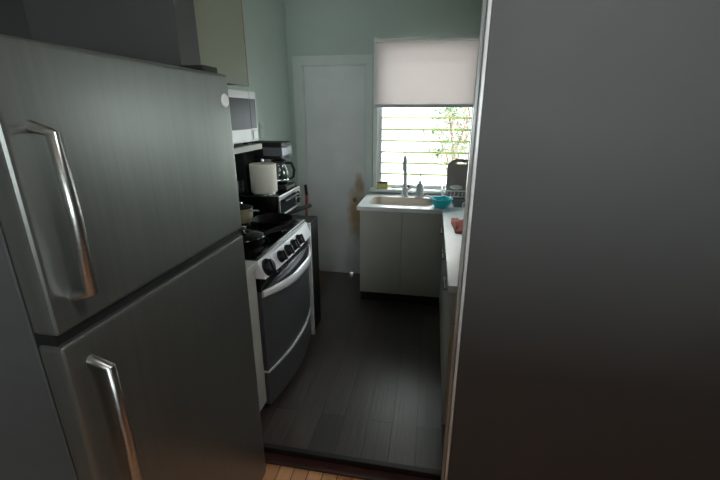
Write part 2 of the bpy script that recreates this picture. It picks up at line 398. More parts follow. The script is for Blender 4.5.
# ------------------------------------------------------------------ refrigerator
fr = thing('refrigerator', 'tall grey steel top-freezer refrigerator at the left of the doorway', 'refrigerator', (-1.02, .86, -.035))
FY0, FY1, FX = .5, 1.22, -.652
obj('body', box(B(), -1.40, FX-.062, FY0+.005, FY1-.005, .0, 1.672, .006), FRIDGEB, fr)
obj('fridge_door', box(B(), FX-.056, FX, FY0, FY1, .04, 1.157, .01, 3), FRIDGE, fr)
obj('freezer_door', box(B(), FX-.056, FX, FY0, FY1, 1.180, 1.685, .01, 3), FRIDGE, fr)
obj('door_gasket', box(B(), FX-.061, FX-.014, FY0+.006, FY1-.006, .04, 1.675), GASKET, fr)
for z0, z1 in ((.72, 1.10), (1.24, 1.55)):
    h = B(); y = FY0+.05
    tube(h, [(FX-.004, y, z0), (FX+.04, y, z0+.012), (FX+.045, y, (z0+z1)/2), (FX+.04, y, z1-.012), (FX-.004, y, z1)], .011, 10)
    obj('handle', h, STEEL, fr, 50)
obj('kick_grille', box(B(), FX-.05, FX-.02, FY0+.02, FY1-.02, -.02, .035, .003), GASKET, fr)
obj('hinge_cover', box(B(), FX-.1, FX-.02, FY1-.1, FY1-.02, 1.686, 1.704, .004), GASKET, fr)
for yy in (FY0+.06, FY1-.06):
    for xx in (-1.34, -.78): obj('foot', lathe(B(), [(.02, -.035), (.02, .0)], xx, yy, 12), GASKET, fr)
bm = lathe(B(), [(0.0, 0), (.02, 0), (.021, .003), (.017, .007), (0, .008)], 0, 0, 24, Matrix.Translation((FX, 1.184, 1.607)) @ Matrix.Rotation(PI/2, 4, 'Y'))
tag(obj('fridge_magnet', bm, WHITEP, loc=(FX, 1.184, 1.607)), 'small round white magnet on the freezer door edge', 'magnet')

# ------------------------------------------------------------------ left run
def cabinet(name, label, x0, x1, y0, y1, z0, z1, face, m, group=None, drawer=True, pulls=True, toe=.1, pullz=.79, doors=1, open_top=False):
    """base cabinet; face '+x', '-x' or '-y' """
    t = thing(name, label, 'cabinet', ((x0+x1)/2, (y0+y1)/2, z0), group)
    th = .02
    if face == '+x': fx0, fx1 = x1-th, x1; cb = (x0, x1-th-.001, y0, y1)
    elif face == '-x': fx0, fx1 = x0, x0+th; cb = (x0+th+.001, x1, y0, y1)
    else: cb = (x0, x1, y0+th+.001, y1)
    if open_top:
        c = B(); w_ = .018
        for q in ((cb[0], cb[0]+w_, cb[2], cb[3], z0+toe, z1), (cb[1]-w_, cb[1], cb[2], cb[3], z0+toe, z1), (cb[0], cb[1], cb[3]-w_, cb[3], z0+toe, z1), (cb[0], cb[1], cb[2], cb[3], z0+toe, z0+toe+w_)): box(c, *q)
    else: c = box(B(), cb[0], cb[1], cb[2], cb[3], z0+toe, z1)
    obj('carcass', c, m, t)
    if toe:
        k = .05
        if face == '+x': tb = (x0, x1-k, y0, y1)
        elif face == '-x': tb = (x0+k, x1, y0, y1)
        else: tb = (x0, x1, y0+k, y1)
        obj('toe_kick', box(B(), *tb, z0, z0+toe-.001), TOE, t)
    zd = z1-.16 if drawer else z1
    def front(nm, a0, a1, za, zb):
        if face == '-y': b = box(B(), a0+.002, a1-.002, y0, y0+th, za+.002, zb-.003, .003)
        else: b = box(B(), fx0, fx1, a0+.002, a1-.002, za+.002, zb-.003, .003)
        return obj(nm, b, m, t)
    lo, hi = (x0, x1) if face == '-y' else (y0, y1)
    def pull(par, c, z, L=.06):
        s = -1 if face == '-x' else 1; xf = fx0 if face == '-x' else fx1
        for q in (-L, L): obj('pull_post', tube(B(), [(xf-s*.001, c+q, z), (xf+s*.028, c+q, z)], .0055, 8), CHROME, par, 50)
        obj('grip_bar', tube(B(), [(xf+s*.028, c-L-.018, z), (xf+s*.028, c+L+.018, z)], .006, 10), DARKMET, par, 50)
    for d in range(doors):
        a0 = lo+(hi-lo)*d/doors; a1 = lo+(hi-lo)*(d+1)/doors
        dr = front('door', a0, a1, z0+toe, zd)
    if drawer:
        dw = front('drawer', lo, hi, zd, z1)
        if pulls: pull(dw, (lo+hi)/2, pullz)
    return t
nc = cabinet('base_cabinet', 'narrow pale base cabinet squeezed between refrigerator and stove', XL, -.80, 1.432, 1.578, 0, .868, '+x', CABW, drawer=False)
obj_ = obj('worktop', box(B(), XL, -.785, 1.426, 1.584, .869, .905, .004), CABW, None, loc=(-1.05, 1.5, .869))
tag(obj_, 'short pale worktop piece on the narrow cabinet beside the stove', 'countertop')

# stove
SY0, SY1, SXB, SXF = 1.596, 2.335, XL+.01, -.80
st = thing('stove', 'black and silver freestanding stove with five black knobs', 'stove', (-1.06, 1.965, 0))
obj('body', box(B(), SXB, SXF-.03, SY0, SY1, .055, .885, .004), STOVEBLK, st)
obj('cooktop', box(B(), SXB, SXF+.0, SY0-.004, SY1+.004, .886, .908, .006, 3), STOVEBLK, st)
obj('backguard', box(B(), SXB, SXB+.06, SY0, SY1, .909, 1.06, .008, 3), STOVEBLK, st)
# sloping control panel, slightly bowed
bm = B(); n = 12
def bow(y): return .014*(1-((y-(SY0+SY1)/2)/((SY1-SY0)/2))**2)
prof = [(-.035, .884), (-.002, .893), (.007, .888), (.040, .806), (-.035, .806)]
ringv = []
for k in range(n+1):
    y = SY0+(SY1-SY0)*k/n
    ringv.append([bm.verts.new((SXF+dx+(bow(y) if dx > 0 else 0), y, z)) for dx, z in prof])
for A, C in zip(ringv, ringv[1:]):
    for q in range(len(prof)): bm.faces.new((A[q], A[(q+1) % 5], C[(q+1) % 5], C[q]))
bm.faces.new(ringv[0]); bm.faces.new(ringv[-1][::-1])
obj('control_panel', bm, SILVER, st)
tilt = math.atan2(.033, .082)
def knob(y, r, par):
    c = Vector((SXF+.0245+bow(y), y, .846)); M = Matrix.Translation(c) @ Matrix.Rotation(PI/2-tilt, 4, 'Y')
    bm = lathe(B(), [(r*1.12, -.002), (r*1.12, .004), (r, .006), (r*.86, .026), (r*.8, .028), (0, .028)], 0, 0, 8 if r > .04 else 20, M)
    box(bm, -r*.9, r*.9, -.006, .006, .02, .036, .003, 2, M)
    return obj('knob', bm, MATTEBLK, par, 35)
knob(1.655, .040, st)
for y in (1.808, 1.905, 2.0, 2.095): knob(y, .030, st)
obj('vent_strip', bowed(B(), SY0, SY1, .735, .805, SXF-.03, SXF+.012, .02), STOVEBLK, st)
for k in range(9):
    y = SY0+.17+k*.05; xv = SXF+.012+.02*(1-((y+.012-(SY0+SY1)/2)/((SY1-SY0)/2))**2)
    obj('vent_slot', box(B(), xv-.006, xv+.0015, y, y+.024, .768, .776), FRIDGEB, st)
od = obj('oven_door', bowed(B(), SY0+.002, SY1-.002, .275, .731, SXF-.03, SXF+.012, .045, 18), STOVEDOOR, st, 30)
pts = []; rad = []
for k in range(19):
    u = k/18; y = SY0+.004+(SY1-SY0-.008)*u; e = 1-(2*u-1)**2
    pts.append((SXF+.018+.082*min(1, e*1.1)*.9, y, .722-.012*e)); rad.append(.019+.009*e)
obj('handle', tube(B(), pts, rad, 12, sy=.45, up=(0, 0, 1)), SILVER, od, 40)
dw = obj('drawer', bowed(B(), SY0+.002, SY1-.002, .06, .262, SXF-.03, SXF+.010, .045, 18), STOVEDOOR, st, 30)
obj('gap_highlight', bowed(B(), SY0+.002, SY1-.002, .262, .2745, SXF-.03, SXF+.016, .05, 18), SILVER, st)  # silver strip paints in the highlight along the gap above the drawer
for xx in (SXB+.05, SXF-.08):
    for yy in (SY0+.05, SY1-.05): obj('foot', lathe(B(), [(.018, 0), (.018, .055)], xx, yy, 12), MATTEBLK, st)
BUR = [(-.93, 1.775), (-.93, 2.13), (-1.13, 1.775), (-1.13, 2.13)]
for (bx_, by_) in BUR:
    b = obj('burner', lathe(B(), [(.045, .908), (.045, .918), (.035, .922), (0, .922)], bx_, by_, 20), IRON, st, 40)
    g = B()
    for k in range(4):
        a = k*PI/2+PI/4; tube(g, [(bx_+math.cos(a)*.03, by_+math.sin(a)*.03, .930), (bx_+math.cos(a)*.115, by_+math.sin(a)*.115, .930), (bx_+math.cos(a)*.118, by_+math.sin(a)*.118, .908)], .005, 6)
    tube(g, [(bx_+math.cos(a)*.085, by_+math.sin(a)*.085, .930) for a in [k*2*PI/20 for k in range(20)]], .005, 6, True)
    obj('grate', g, IRON, b)

def frypan(name, label, cx, cy, z, r, hd, hl, lid=False):
    t = thing(name, label, 'pan', (cx, cy, z))
    obj('pan', lathe(B(), [(0, z), (r*.8, z), (r, z+.045), (r+.004, z+.047), (r+.001, z+.047), (r*.8-.003, z+.004), (0, z+.004)], cx, cy, 36, cap=False), NONSTICK, t, 40)
    d = Vector((hd[0], hd[1], 0)).normalized(); c = Vector((cx, cy, z))
    obj('handle', tube(B(), [c+d*(r-.002)+Vector((0, 0, .036)), c+d*(r+.04)+Vector((0, 0, .044)), c+d*(r+hl*.6)+Vector((0, 0, .05)), c+d*(r+hl)+Vector((0, 0, .052))], [.009, .010, .013, .012], 10, sy=1.3), MATTEBLK, t, 40)
    if lid:
        l = obj('lid', lathe(B(), [(r-.004, z+.048), (r-.006, z+.052), (r*.6, z+.066), (0, z+.072)], cx, cy, 32), STOVEBLK, t, 40)
        obj('lid_knob', lathe(B(), [(.006, z+.071), (.006, z+.084), (.018, z+.09), (.017, z+.1), (0, z+.104)], cx, cy, 16), CHROME, l, 40)
frypan('frying_pan', 'black frying pan on the stove, handle reaching towards the toaster oven', -.905, 2.065, .936, .115, (.36, .93), .235)
frypan('lidded_pan', 'lidded black pan on the stove front, handle over the knobs', -.905, 1.70, .936, .105, (.62, .78), .155, True)
sp = thing('saucepan', 'small pale metal saucepan on the rear of the stove', 'pot', (-1.13, 2.12, .936))
obj('pot', lathe(B(), [(0, .936), (.062, .936), (.066, .942), (.068, 1.02), (.071, 1.023), (.066, 1.022), (.064, .944), (0, .94)], -1.13, 2.12, 32, cap=False), mat('cream enamel', rgb(190, 180, 152), .3, .3, var=.05), sp, 40)
l = obj('lid', lathe(B(), [(.066, 1.023), (.066, 1.027), (.03, 1.038), (0, 1.04)], -1.13, 2.12, 28), IRON, sp, 40)
obj('lid_knob', lathe(B(), [(.005, 1.039), (.013, 1.05), (.011, 1.058), (0, 1.06)], -1.13, 2.12, 14), CHROME, l, 40)
obj('handle', tube(B(), [(-1.065, 2.095, 1.01), (-1.03, 2.08, 1.018), (-.99, 2.065, 1.02)], .007, 8), CHROME, sp, 40)

# small cupboard right of stove
un = thing('side_cupboard', 'small white cupboard with black top under the toaster oven', 'cabinet', (-1.05, 2.5, 0))
UY0, UY1, UXF, UZ = 2.40, 2.60, -.79, .862
obj('carcass', box(B(), XL+.005, UXF-.022, UY0, UY1, .0, UZ-.022), CABW, un)
obj('frame', box(B(), UXF-.021, UXF, UY0, UY0+.022, 0, UZ-.022), WHITE, un)
obj('door', box(B(), UXF-.021, UXF-.004, UY0+.024, UY1-.001, .01, UZ-.026, .003), MATTEBLK, un)
obj('top', box(B(), XL+.005, UXF-.004, UY0+.016, UY1, UZ-.020, UZ, .002), MATTEBLK, un)
obj('top_edge', box(B(), XL+.005, UXF+.002, UY0-.002, UY0+.015, UZ-.021, UZ, .002), WHITE, un)

# toaster oven
TY0, TY1, TXF, TXB, TZ0, TZ1 = 2.345, 2.755, -.972, -1.295, .886, 1.048
to = thing('toaster_oven', 'black toaster oven with chrome-framed glass door facing the aisle', 'toaster oven', (-1.13, 2.55, UZ))
obj('housing', box(B(), TXB, TXF-.012, TY0, TY1, TZ0, TZ1, .008, 3), STOVEBLK, to)
bm = B(); box(bm, TXF-.012, TXF, TY0, TY1, TZ1-.026, TZ1, .003); box(bm, TXF-.012, TXF, TY0, TY0+.016, TZ0+.03, TZ1-.024, .002); box(bm, TXF-.012, TXF, TY1-.1, TY1, TZ0+.03, TZ1-.024, .002); box(bm, TXF-.012, TXF, TY0, TY1, TZ0+.02, TZ0+.034, .002)
obj('face_frame', bm, STEEL, to)
gd = obj('glass_door', box(B(), TXF-.011, TXF-.002, TY0+.018, TY1-.102, TZ0+.036, TZ1-.028, .001), DGLASS, to)
bm = B(); z = TZ1-.036
tube(bm, [(TXF-.002, TY0+.05, z), (TXF+.026, TY0+.05, z)], .006, 8); tube(bm, [(TXF-.002, TY1-.125, z), (TXF+.026, TY1-.125, z)], .006, 8)
tube(bm, [(TXF+.026, TY0+.03, z), (TXF+.026, TY1-.11, z)], .008, 10)
obj('door_handle', bm, MATTEBLK, gd, 40)
for zz in (TZ1-.05, TZ1-.095):
    obj('dial', lathe(B(), [(.02, 0), (.018, .016), (0, .017)], 0, 0, 18, Matrix.Translation((TXF, TY1-.05, zz)) @ Matrix.Rotation(PI/2, 4, 'Y')), MATTEBLK, to, 40)
for xx in (TXB+.03, TXF-.05):
    for yy in (2.43, 2.575): obj('foot', lathe(B(), [(.014, UZ), (.014, TZ0+.002)], xx, yy, 12), MATTEBLK, to)

# paper towel on holder
PX, PY, PZ = -1.118, 2.448, TZ1
pt = thing('paper_towel_roll', 'fat white paper towel roll standing on the toaster oven', 'paper towel', (PX, PY, PZ))
obj('holder_base', lathe(B(), [(.075, PZ), (.075, PZ+.008), (.02, PZ+.011), (0, PZ+.011)], PX, PY, 28), STEEL, pt, 40)
obj('holder_rod', lathe(B(), [(.006, PZ+.01), (.006, PZ+.213), (.011, PZ+.216), (.012, PZ+.226), (.007, PZ+.234), (0, PZ+.235)], PX, PY, 14), CHROME, pt, 40)
bm = B(); zA, zB = PZ+.012, PZ+.200
lathe(bm, [(.021, zA), (.086, zA), (.0885, zA+.004), (.0885, zB-.004), (.086, zB), (.021, zB), (.021, zA)], PX, PY, 48, cap=False)
obj('roll', bm, PAPER, pt, 40)

# coffee maker
cm = thing('coffee_maker', 'black drip coffee maker with chrome band behind the paper towels', 'coffee maker', (-1.13, 2.64, TZ1))
CY0, CY1 = 2.555, 2.745; CZ0 = TZ1
obj('base', box(B(), -1.29, -1.00, CY0, CY1, CZ0, CZ0+.03, .008, 3), MATTEBLK, cm)
obj('column', box(B(), -1.312, -1.17, CY0+.004, CY1-.004, CZ0+.0302, CZ0+.215, .006), MATTEBLK, cm)
obj('water_tank', box(B(), -1.315, -1.225, 2.415, CY0+.003, CZ0, CZ0+.29, .01, 3), MATTEBLK, cm)
obj('reservoir', box(B(), -1.292, -1.02, CY0, CY1, CZ0+.2155, CZ0+.33, .014, 3), MATTEBLK, cm)
obj('chrome_band', box(B(), -1.16, -1.014, CY0-.003, CY1+.003, CZ0+.235, CZ0+.30, .012, 3), TIN, cm)
cx_, cy_ = -1.085, 2.65; z0 = CZ0+.031
cf = obj('carafe', lathe(B(), [(0, z0), (.05, z0), (.068, z0+.03), (.07, z0+.07), (.058, z0+.115), (.048, z0+.14), (.051, z0+.155)], cx_, cy_, 32, cap=False), CARAFE, cm, 50)
obj('coffee', lathe(B(), [(0, z0+.003), (.047, z0+.003), (.064, z0+.03), (.065, z0+.05), (0, z0+.05)], cx_, cy_, 28), mat('black coffee', rgb(22, 14, 10), .1), cf, 40)
obj('carafe_lid', lathe(B(), [(.053, z0+.155), (.053, z0+.168), (.03, z0+.178), (0, z0+.178)], cx_, cy_, 24), MATTEBLK, cf, 40)
hd = Vector((.96, .28, 0))
c = Vector((cx_, cy_, z0))
obj('carafe_handle', tube(B(), [c+hd*.05+Vector((0, 0, .15)), c+hd*.09+Vector((0, 0, .148)), c+hd*.108+Vector((0, 0, .10)), c+hd*.1+Vector((0, 0, .05)), c+hd*.07+Vector((0, 0, .032))], [.010, .011, .011, .009, .007], 10, sy=.8), MATTEBLK, cf, 40)
obj('carafe_band', lathe(B(), [(.0705, z0+.028), (.072, z0+.034), (.0705, z0+.04)], cx_, cy_, 28, cap=False), CHROME, cf, 40)
gl = obj('drinking_glass', lathe(B(), [(0, TZ1), (.024, TZ1), (.03, TZ1+.09), (.028, TZ1+.09), (.022, TZ1+.006), (0, TZ1+.006)], -1.255, 2.379, 24, cap=False), CLEAR, None, 50, (-1.255, 2.379, TZ1))
tag(gl, 'small clear glass left of the paper towel roll', 'glass')

# microwave, shelf, upper cabinet
MX, MY0, MY1, MZ0, MZ1 = -.905, 1.455, 1.962, 1.432, 1.672
sh = thing('wall_shelf', 'pale shelf board carrying the microwave', 'shelf', (-1.1, 1.7, 1.39))
obj('board', box(B(), XL, -.90, 1.44, 1.985, 1.388, 1.416, .002), CABW, sh)
for yy in (1.5, 1.9): obj('bracket', box(box(B(), XL, XL+.012, yy-.012, yy+.012, 1.2, 1.387), XL+.0, -1.02, yy-.01, yy+.01, 1.376, 1.387), STEEL, sh)
mw = thing('microwave', 'white microwave with dark window on the shelf under the cupboard', 'microwave', (-1.1, 1.7, 1.416))
obj('casing', box(B(), XL+.02, MX-.028, MY0, MY1, MZ0, MZ1, .005), MICRO, mw)
fd = obj('door', box(B(), MX-.027, MX, MY0, MY1-.078, MZ0, MZ1, .006, 3), MICRO, mw)
obj('door_window', box(B(), MX-.002, MX+.0015, MY0+.05, MY1-.082, MZ0+.062, MZ1-.035, .001), MWIN, fd)
pn = obj('control_panel', box(B(), MX-.027, MX, MY1-.077, MY1, MZ0, MZ1, .006, 3), MICRO, mw)
obj('display', box(B(), MX-.002, MX+.0015, MY1-.075, MY1-.012, MZ0+.064, MZ1-.035, .001), MPANEL, pn)
bt = B(); a = rrect(MY1-.062, MY1-.018, MZ0+.012, MZ0+.052, .004)
box(bt, MX, MX+.004, MY1-.062, MY1-.018, MZ0+.012, MZ0+.052, .0015)
obj('button_surround', box(B(), MX-.001, MX+.0012, MY1-.066, MY1-.014, MZ0+.008, MZ0+.056), GREYP, pn)
obj('open_button', bt, MICRO, pn)
for xx in (-1.25, -.95):
    for yy in (1.5, 1.9): obj('foot', lathe(B(), [(.014, 1.416), (.014, MZ0+.002)], xx, yy, 10), MATTEBLK, mw)
uc = thing('wall_cabinet', 'olive grey wall cabinet above the microwave', 'cabinet', (-1.1, 1.65, 1.7))
obj('carcass', box(B(), XL, -.925, 1.43, 1.895, 1.70, 2.42), CABL, uc)
obj('door', box(B(), -.924, -.905, 1.43, 1.889, 1.695, 2.42, .002), CABL, uc)
obj('edge_band', box(B(), -.924, -.9045, 1.8895, 1.896, 1.695, 2.42), CABR, uc)
# outlet
ou = thing('outlet', 'wall outlet plate with plug right of the microwave', 'outlet', (XL, 2.93, 1.44))
obj('plate', box(B(), XL, XL+.006, 2.885, 2.965, 1.385, 1.50, .002), mat('mint plate', rgb(182, 200, 188), .4), ou)
bm = B()
for zz in (1.42, 1.465): box(bm, XL+.006, XL+.009, 2.908, 2.942, zz-.014, zz+.014, .003)
obj('sockets', bm, GREYP, ou)

# broom behind the toaster
br = thing('broom', 'red broom with dark grip leaning in the corner by the door', 'broom', (-1.1, 3.3, 0))
obj('stick', tube(B(), [(-1.13, 3.28, .14), (-1.185, 3.545, .815)], .012, 10), RED, br, 40)
obj('grip', tube(B(), [(-1.185, 3.545, .81), (-1.196, 3.556, .91)], .014, 10), MATTEBLK, br, 40)
obj('brush_head', box(B(), -1.26, -1.0, 3.25, 3.305, .09, .145, .01), RED, br)
obj('bristles', box(B(), -1.27, -.99, 3.24, 3.315, .0, .09, .004), STRAW, br)

# ------------------------------------------------------------------ right run and sink run
CT = .86
ct = B()
X0, XS0, XS1, YS0, YS1 = -.575, -.485, .03, 3.065, 3.365
th = .031
outer = rrect(XS0, XS1, YS0, YS1, .07, 6)
# sink part of the worktop with a rounded cut-out
bm = ct
ox0, ox1, oy0, oy1 = X0, .10, 2.955, YB
def ring_to_rect(p):
    cx, cy = (XS0+XS1)/2, (YS0+YS1)/2; dx, dy = p[0]-cx, p[1]-cy
    t = min(((ox1-cx) if dx > 0 else (cx-ox0))/abs(dx) if abs(dx) > 1e-9 else 9e9, ((oy1-cy) if dy > 0 else (cy-oy0))/abs(dy) if abs(dy) > 1e-9 else 9e9)
    return (cx+dx*t, cy+dy*t)
pr = []
for p in outer: pr.append((p, ring_to_rect(p)))
# insert exact outer corners
cs = [(ox1, oy1), (ox0, oy1), (ox0, oy0), (ox1, oy0)]
cxs, cys = (XS0+XS1)/2, (YS0+YS1)/2
ang = lambda q: math.atan2(q[1]-cys, q[0]-cxs) % (2*PI)
for cc in cs:
    a = ang(cc); best = min(range(len(pr)), key=lambda i: abs((ang(pr[i][1])-a+PI) % (2*PI)-PI)); pr[best] = (pr[best][0], cc)
for zz, flip in ((CT, False), (CT-th, True)):
    A = [bm.verts.new((*p, zz)) for p, q in pr]; C = [bm.verts.new((*q, zz)) for p, q in pr]
    if not flip: At, Ct = A, C
    else: Ab, Cb = A, C
    for k in range(len(pr)):
        k2 = (k+1) % len(pr); f = (A[k], C[k], C[k2], A[k2])
        try: bm.faces.new(f)
        except ValueError: pass
for P, Q in ((At, Ab), (Ct, Cb)):
    for k in range(len(pr)):
        k2 = (k+1) % len(pr)
        try: bm.faces.new((P[k], P[k2], Q[k2], Q[k]))
        except ValueError: pass
box(bm, .1001, XR, 1.565, YB, CT-th, CT)
wt = obj('countertop', ct, COUNTER, None, None, (.0, 3.2, CT-th))
tag(wt, 'white L-shaped countertop around the sink and along the right side', 'countertop')
bs = obj('backsplash', box(B(), X0+.02, XR, YB-.012, YB, CT, WZ0-.024), WHITE, None, None, (0, YB, CT)); tag(bs, 'low white backsplash strip between the sink counter and window sill', 'backsplash')
# sink
sk = thing('sink', 'beige single-bowl sink with rounded corners below the window', 'sink', ((XS0+XS1)/2, (YS0+YS1)/2, .66))
bm = B()
def loop(off, z, r): return [bm.verts.new((*p, z)) for p in rrect(XS0+off, XS1-off, YS0+off, YS1-off, r, 6)]
L = [loop(-.012, CT+.0015, .08), loop(-.010, CT+.004, .078), loop(.004, CT+.002, .068), loop(.010, CT-.02, .066), loop(.02, .70, .06), loop(.05, .685, .05)]
for A, C in zip(L, L[1:]):
    for k in range(len(A)): bm.faces.new((A[k], A[(k+1) % len(A)], C[(k+1) % len(A)], C[k]))
bm.faces.new(L[-1])
obj('basin', bm, SINKM, sk, 50)
obj('drain', lathe(B(), [(.04, .6852), (.04, .688), (.03, .689), (.012, .687), (0, .687)], cxs, cys, 24), CHROME, sk, 40)
# faucet
fa = thing('faucet', 'tall grey metal gooseneck faucet behind the sink', 'faucet', (-.225, 3.43, CT))
FXc, FYc = -.225, 3.435
obj('base', lathe(B(), [(.034, CT), (.034, CT+.008), (.027, CT+.016), (.024, CT+.07), (.02, CT+.08), (0, CT+.08)], FXc, FYc, 24), GREYP, fa, 40)
pts = [(FXc, FYc, CT+.078), (FXc-.002, FYc, CT+.2), (FXc-.004, FYc, CT+.30)]
for k in range(1, 9):
    a = PI*k/8; pts.append((FXc-.004, FYc-.045+.045*math.cos(a), CT+.30+.05*math.sin(a)))
pts.append((FXc-.004, FYc-.09, CT+.24))
obj('spout', tube(B(), pts, [.0165]*3+[.0165]*8+[.018], 12), GREYP, fa, 50)
obj('lever', tube(B(), [(FXc+.02, FYc, CT+.055), (FXc+.05, FYc-.01, CT+.075), (FXc+.075, FYc-.015, CT+.1)], [.009, .007, .006], 8), GREYP, fa, 40)
# soap dispenser
SX, SY = -.095, 3.43
sd = thing('soap_dispenser', 'grey pump soap bottle standing right of the faucet', 'soap dispenser', (SX, SY, CT))
obj('bottle', lathe(B(), [(.035, CT), (.037, CT+.006), (.036, CT+.09), (.026, CT+.112), (.014, CT+.122), (.014, CT+.13), (0, CT+.13)], SX, SY, 24), GREYP, sd, 40)
bm = lathe(B(), [(.012, CT+.13), (.012, CT+.142), (.005, CT+.144), (.005, CT+.200), (.012, CT+.202), (.012, CT+.213), (0, CT+.215)], SX, SY, 16)
tube(bm, [(SX, SY, CT+.208), (SX, SY-.03, CT+.209), (SX, SY-.038, CT+.200)], .005, 8)
obj('pump', bm, GREYP, sd, 40)
# sill items
zs_ = WZ0
sg = thing('sponge', 'yellow dish sponge on the left end of the window sill', 'sponge', (-.44, 3.53, zs_))
obj('foam', box(B(), -.485, -.39, 3.50, 3.56, zs_, zs_+.05, .008, 3), SPONGE, sg)
obj('scouring_layer', box(B(), -.485, -.39, 3.50, 3.56, zs_+.0505, zs_+.063, .004), SCOUR, sg)
bh = thing('dish_brush', 'grey dish brush lying on the sill between sponge and faucet', 'brush', (-.3, 3.52, zs_))
obj('handle', tube(B(), [(-.355, 3.525, zs_+.012), (-.30, 3.52, zs_+.02), (-.235, 3.52, zs_+.03)], [.008, .007, .008], 10), GREYP, bh, 40)
obj('head', tube(B(), [(-.25, 3.52, zs_+.026), (-.19, 3.52, zs_+.028)], .016, 12), MATTEBLK, bh, 40)
bm = B()
for i in range(60):
    x, y = -.245+.05*random.random(), 3.508+.024*random.random(); tube(bm, [(x, y, zs_+.02), (x, y, zs_+.001)], .0012, 4)
o = obj('bristles', bm, WHITEP, bh); o['kind'] = 'stuff'

# sink cabinet and the right-hand base cabinets
cabinet('sink_cabinet', 'wide grey two-door cabinet under the sink', -.555, .135, 2.982, YB-.002, 0, CT-th-.001, '-y', CABW, drawer=False, doors=2, open_top=True)
G = 'drawer base cabinets under the right counter'
for (y0, y1, lab) in ((2.395, 2.980, 'base cabinet under the right counter, the one nearest the sink'),
                      (1.99, 2.393, 'base cabinet in the middle of the right row under the counter'),
                      (1.575, 1.988, 'base cabinet at the near end of the right row by the doorway')):
    cabinet('drawer_cabinet', lab, .122, XR, y0, y1, 0, CT-th-.001, '-x', CABW, G, pullz=.775)

# ------------------------------------------------------------------ things on the counter
bw = thing('plastic_bowl', 'teal plastic bowl at the corner of the counter by the sink', 'bowl', (.085, 3.06, CT))
obj('bowl', lathe(B(), [(0, CT+.003), (.04, CT+.003), (.045, CT), (.05, CT+.004), (.078, CT+.035), (.092, CT+.068), (.095, CT+.07), (.089, CT+.068), (.074, CT+.035), (.046, CT+.009), (0, CT+.008)], .085, 3.06, 40, cap=False), TEAL, bw, 40)
sn = thing('white_spoon', 'white plastic spoon resting across the left rim of teal bowl', 'spoon', (.04, 3.09, CT+.03))
obj('handle', tube(B(), [(-.025, 3.085, CT+.083), (.015, 3.01, CT+.077), (.052, 3.012, CT+.0605)], [.006, .006, .005], 8, sy=1.6), WHITEP, sn, 40)
obj('spoon_bowl', lathe(B(), [(0, -.008), (.012, -.006), (.02, 0), (.018, .001), (.011, -.004), (0, -.006)], 0, 0, 20, Matrix.Translation((.07, 3.027, CT+.056)) @ Matrix.Diagonal((1.3, 1, 1, 1)), cap=False), WHITEP, sn, 40)
# grey baking tin
tn = thing('baking_tin', 'grey metal baking tin leaning beside the teal bowl', 'baking tin', (.232, 3.115, CT))
bm = B()
TM = Matrix.Translation((.232, 3.115, CT)) @ Matrix.Rotation(math.radians(4), 4, 'Z')
def tl(x, y, z): return TM @ Vector((x, y, z))
lv = []
for (a, b, z) in ((.05, .028, .0), (.062, .036, .058), (.068, .042, .060), (.068, .042, .063), (.060, .034, .060), (.048, .026, .003)):
    lv.append([bm.verts.new(tl(u, v, z)) for u, v in rrect(-a, a, -b, b, .012, 4)])
for A, C in zip(lv, lv[1:]):
    for k in range(len(A)): bm.faces.new((A[k], A[(k+1) % len(A)], C[(k+1) % len(A)], C[k]))
bm.faces.new(lv[0][::-1]); bm.faces.new(lv[-1])
obj('tin', bm, TIN, tn, 40)
# white mug
mg = thing('mug', 'white mug on the counter right of the baking tin', 'mug', (  .31, 2.99, CT))
obj('cup', lathe(B(), [(0, CT), (.034, CT), (.04, CT+.01), (.041, CT+.075), (.038, CT+.075), (.036, CT+.012), (0, CT+.006)],   .31, 2.99, 32, cap=False), WHITEP, mg, 40)
obj('handle', tube(B(), [(.273, 2.975, CT+.062), (.251, 2.968, CT+.058), (.246, 2.966, CT+.038), (.255, 2.969, CT+.02), (.273, 2.975, CT+.018)], .006, 8), WHITEP, mg, 40)
# dish rack
dk = thing('dish_rack', 'white wire dish rack at the window end of the counter', 'dish rack', (.26, 3.33, CT))
RX0, RX1, RY0, RY1 = .11, .46, 3.215, 3.46
bm = B()
def ringw(z, e=0., r=.004): tube(bm, [(x, y, z) for x, y in rrect(RX0-e, RX1+e, RY0-e, RY1+e, .04, 5)], r, 6, True)
ringw(CT+.012); ringw(CT+.055, .008); ringw(CT+.105, .014, .005)
obj('rim', bm, WHITEP, dk, 50)
bm = B()
for k in range(11):
    x = RX0+.025+k*(RX1-RX0-.05)/10
    tube(bm, [(x, RY0-.014, CT+.105), (x, RY0, CT+.012), (x, RY1, CT+.012), (x, RY1+.014, CT+.105)], .0025, 6)
for k in range(7):
    y = RY0+.03+k*(RY1-RY0-.06)/6
    tube(bm, [(RX0-.014, y, CT+.105), (RX0, y, CT+.012), (RX0+.001, y, CT+.012)], .0025, 6); tube(bm, [(RX1+.014, y, CT+.105), (RX1, y, CT+.012), (RX1-.001, y, CT+.012)], .0025, 6)
obj('wires', bm, CHROME, dk, 50)
for x in (RX0+.03, RX1-.03):
    for y in (RY0+.02, RY1-.02): obj('foot', lathe(B(), [(.008, CT), (.008, CT+.012)], x, y, 10), GREYP, dk)
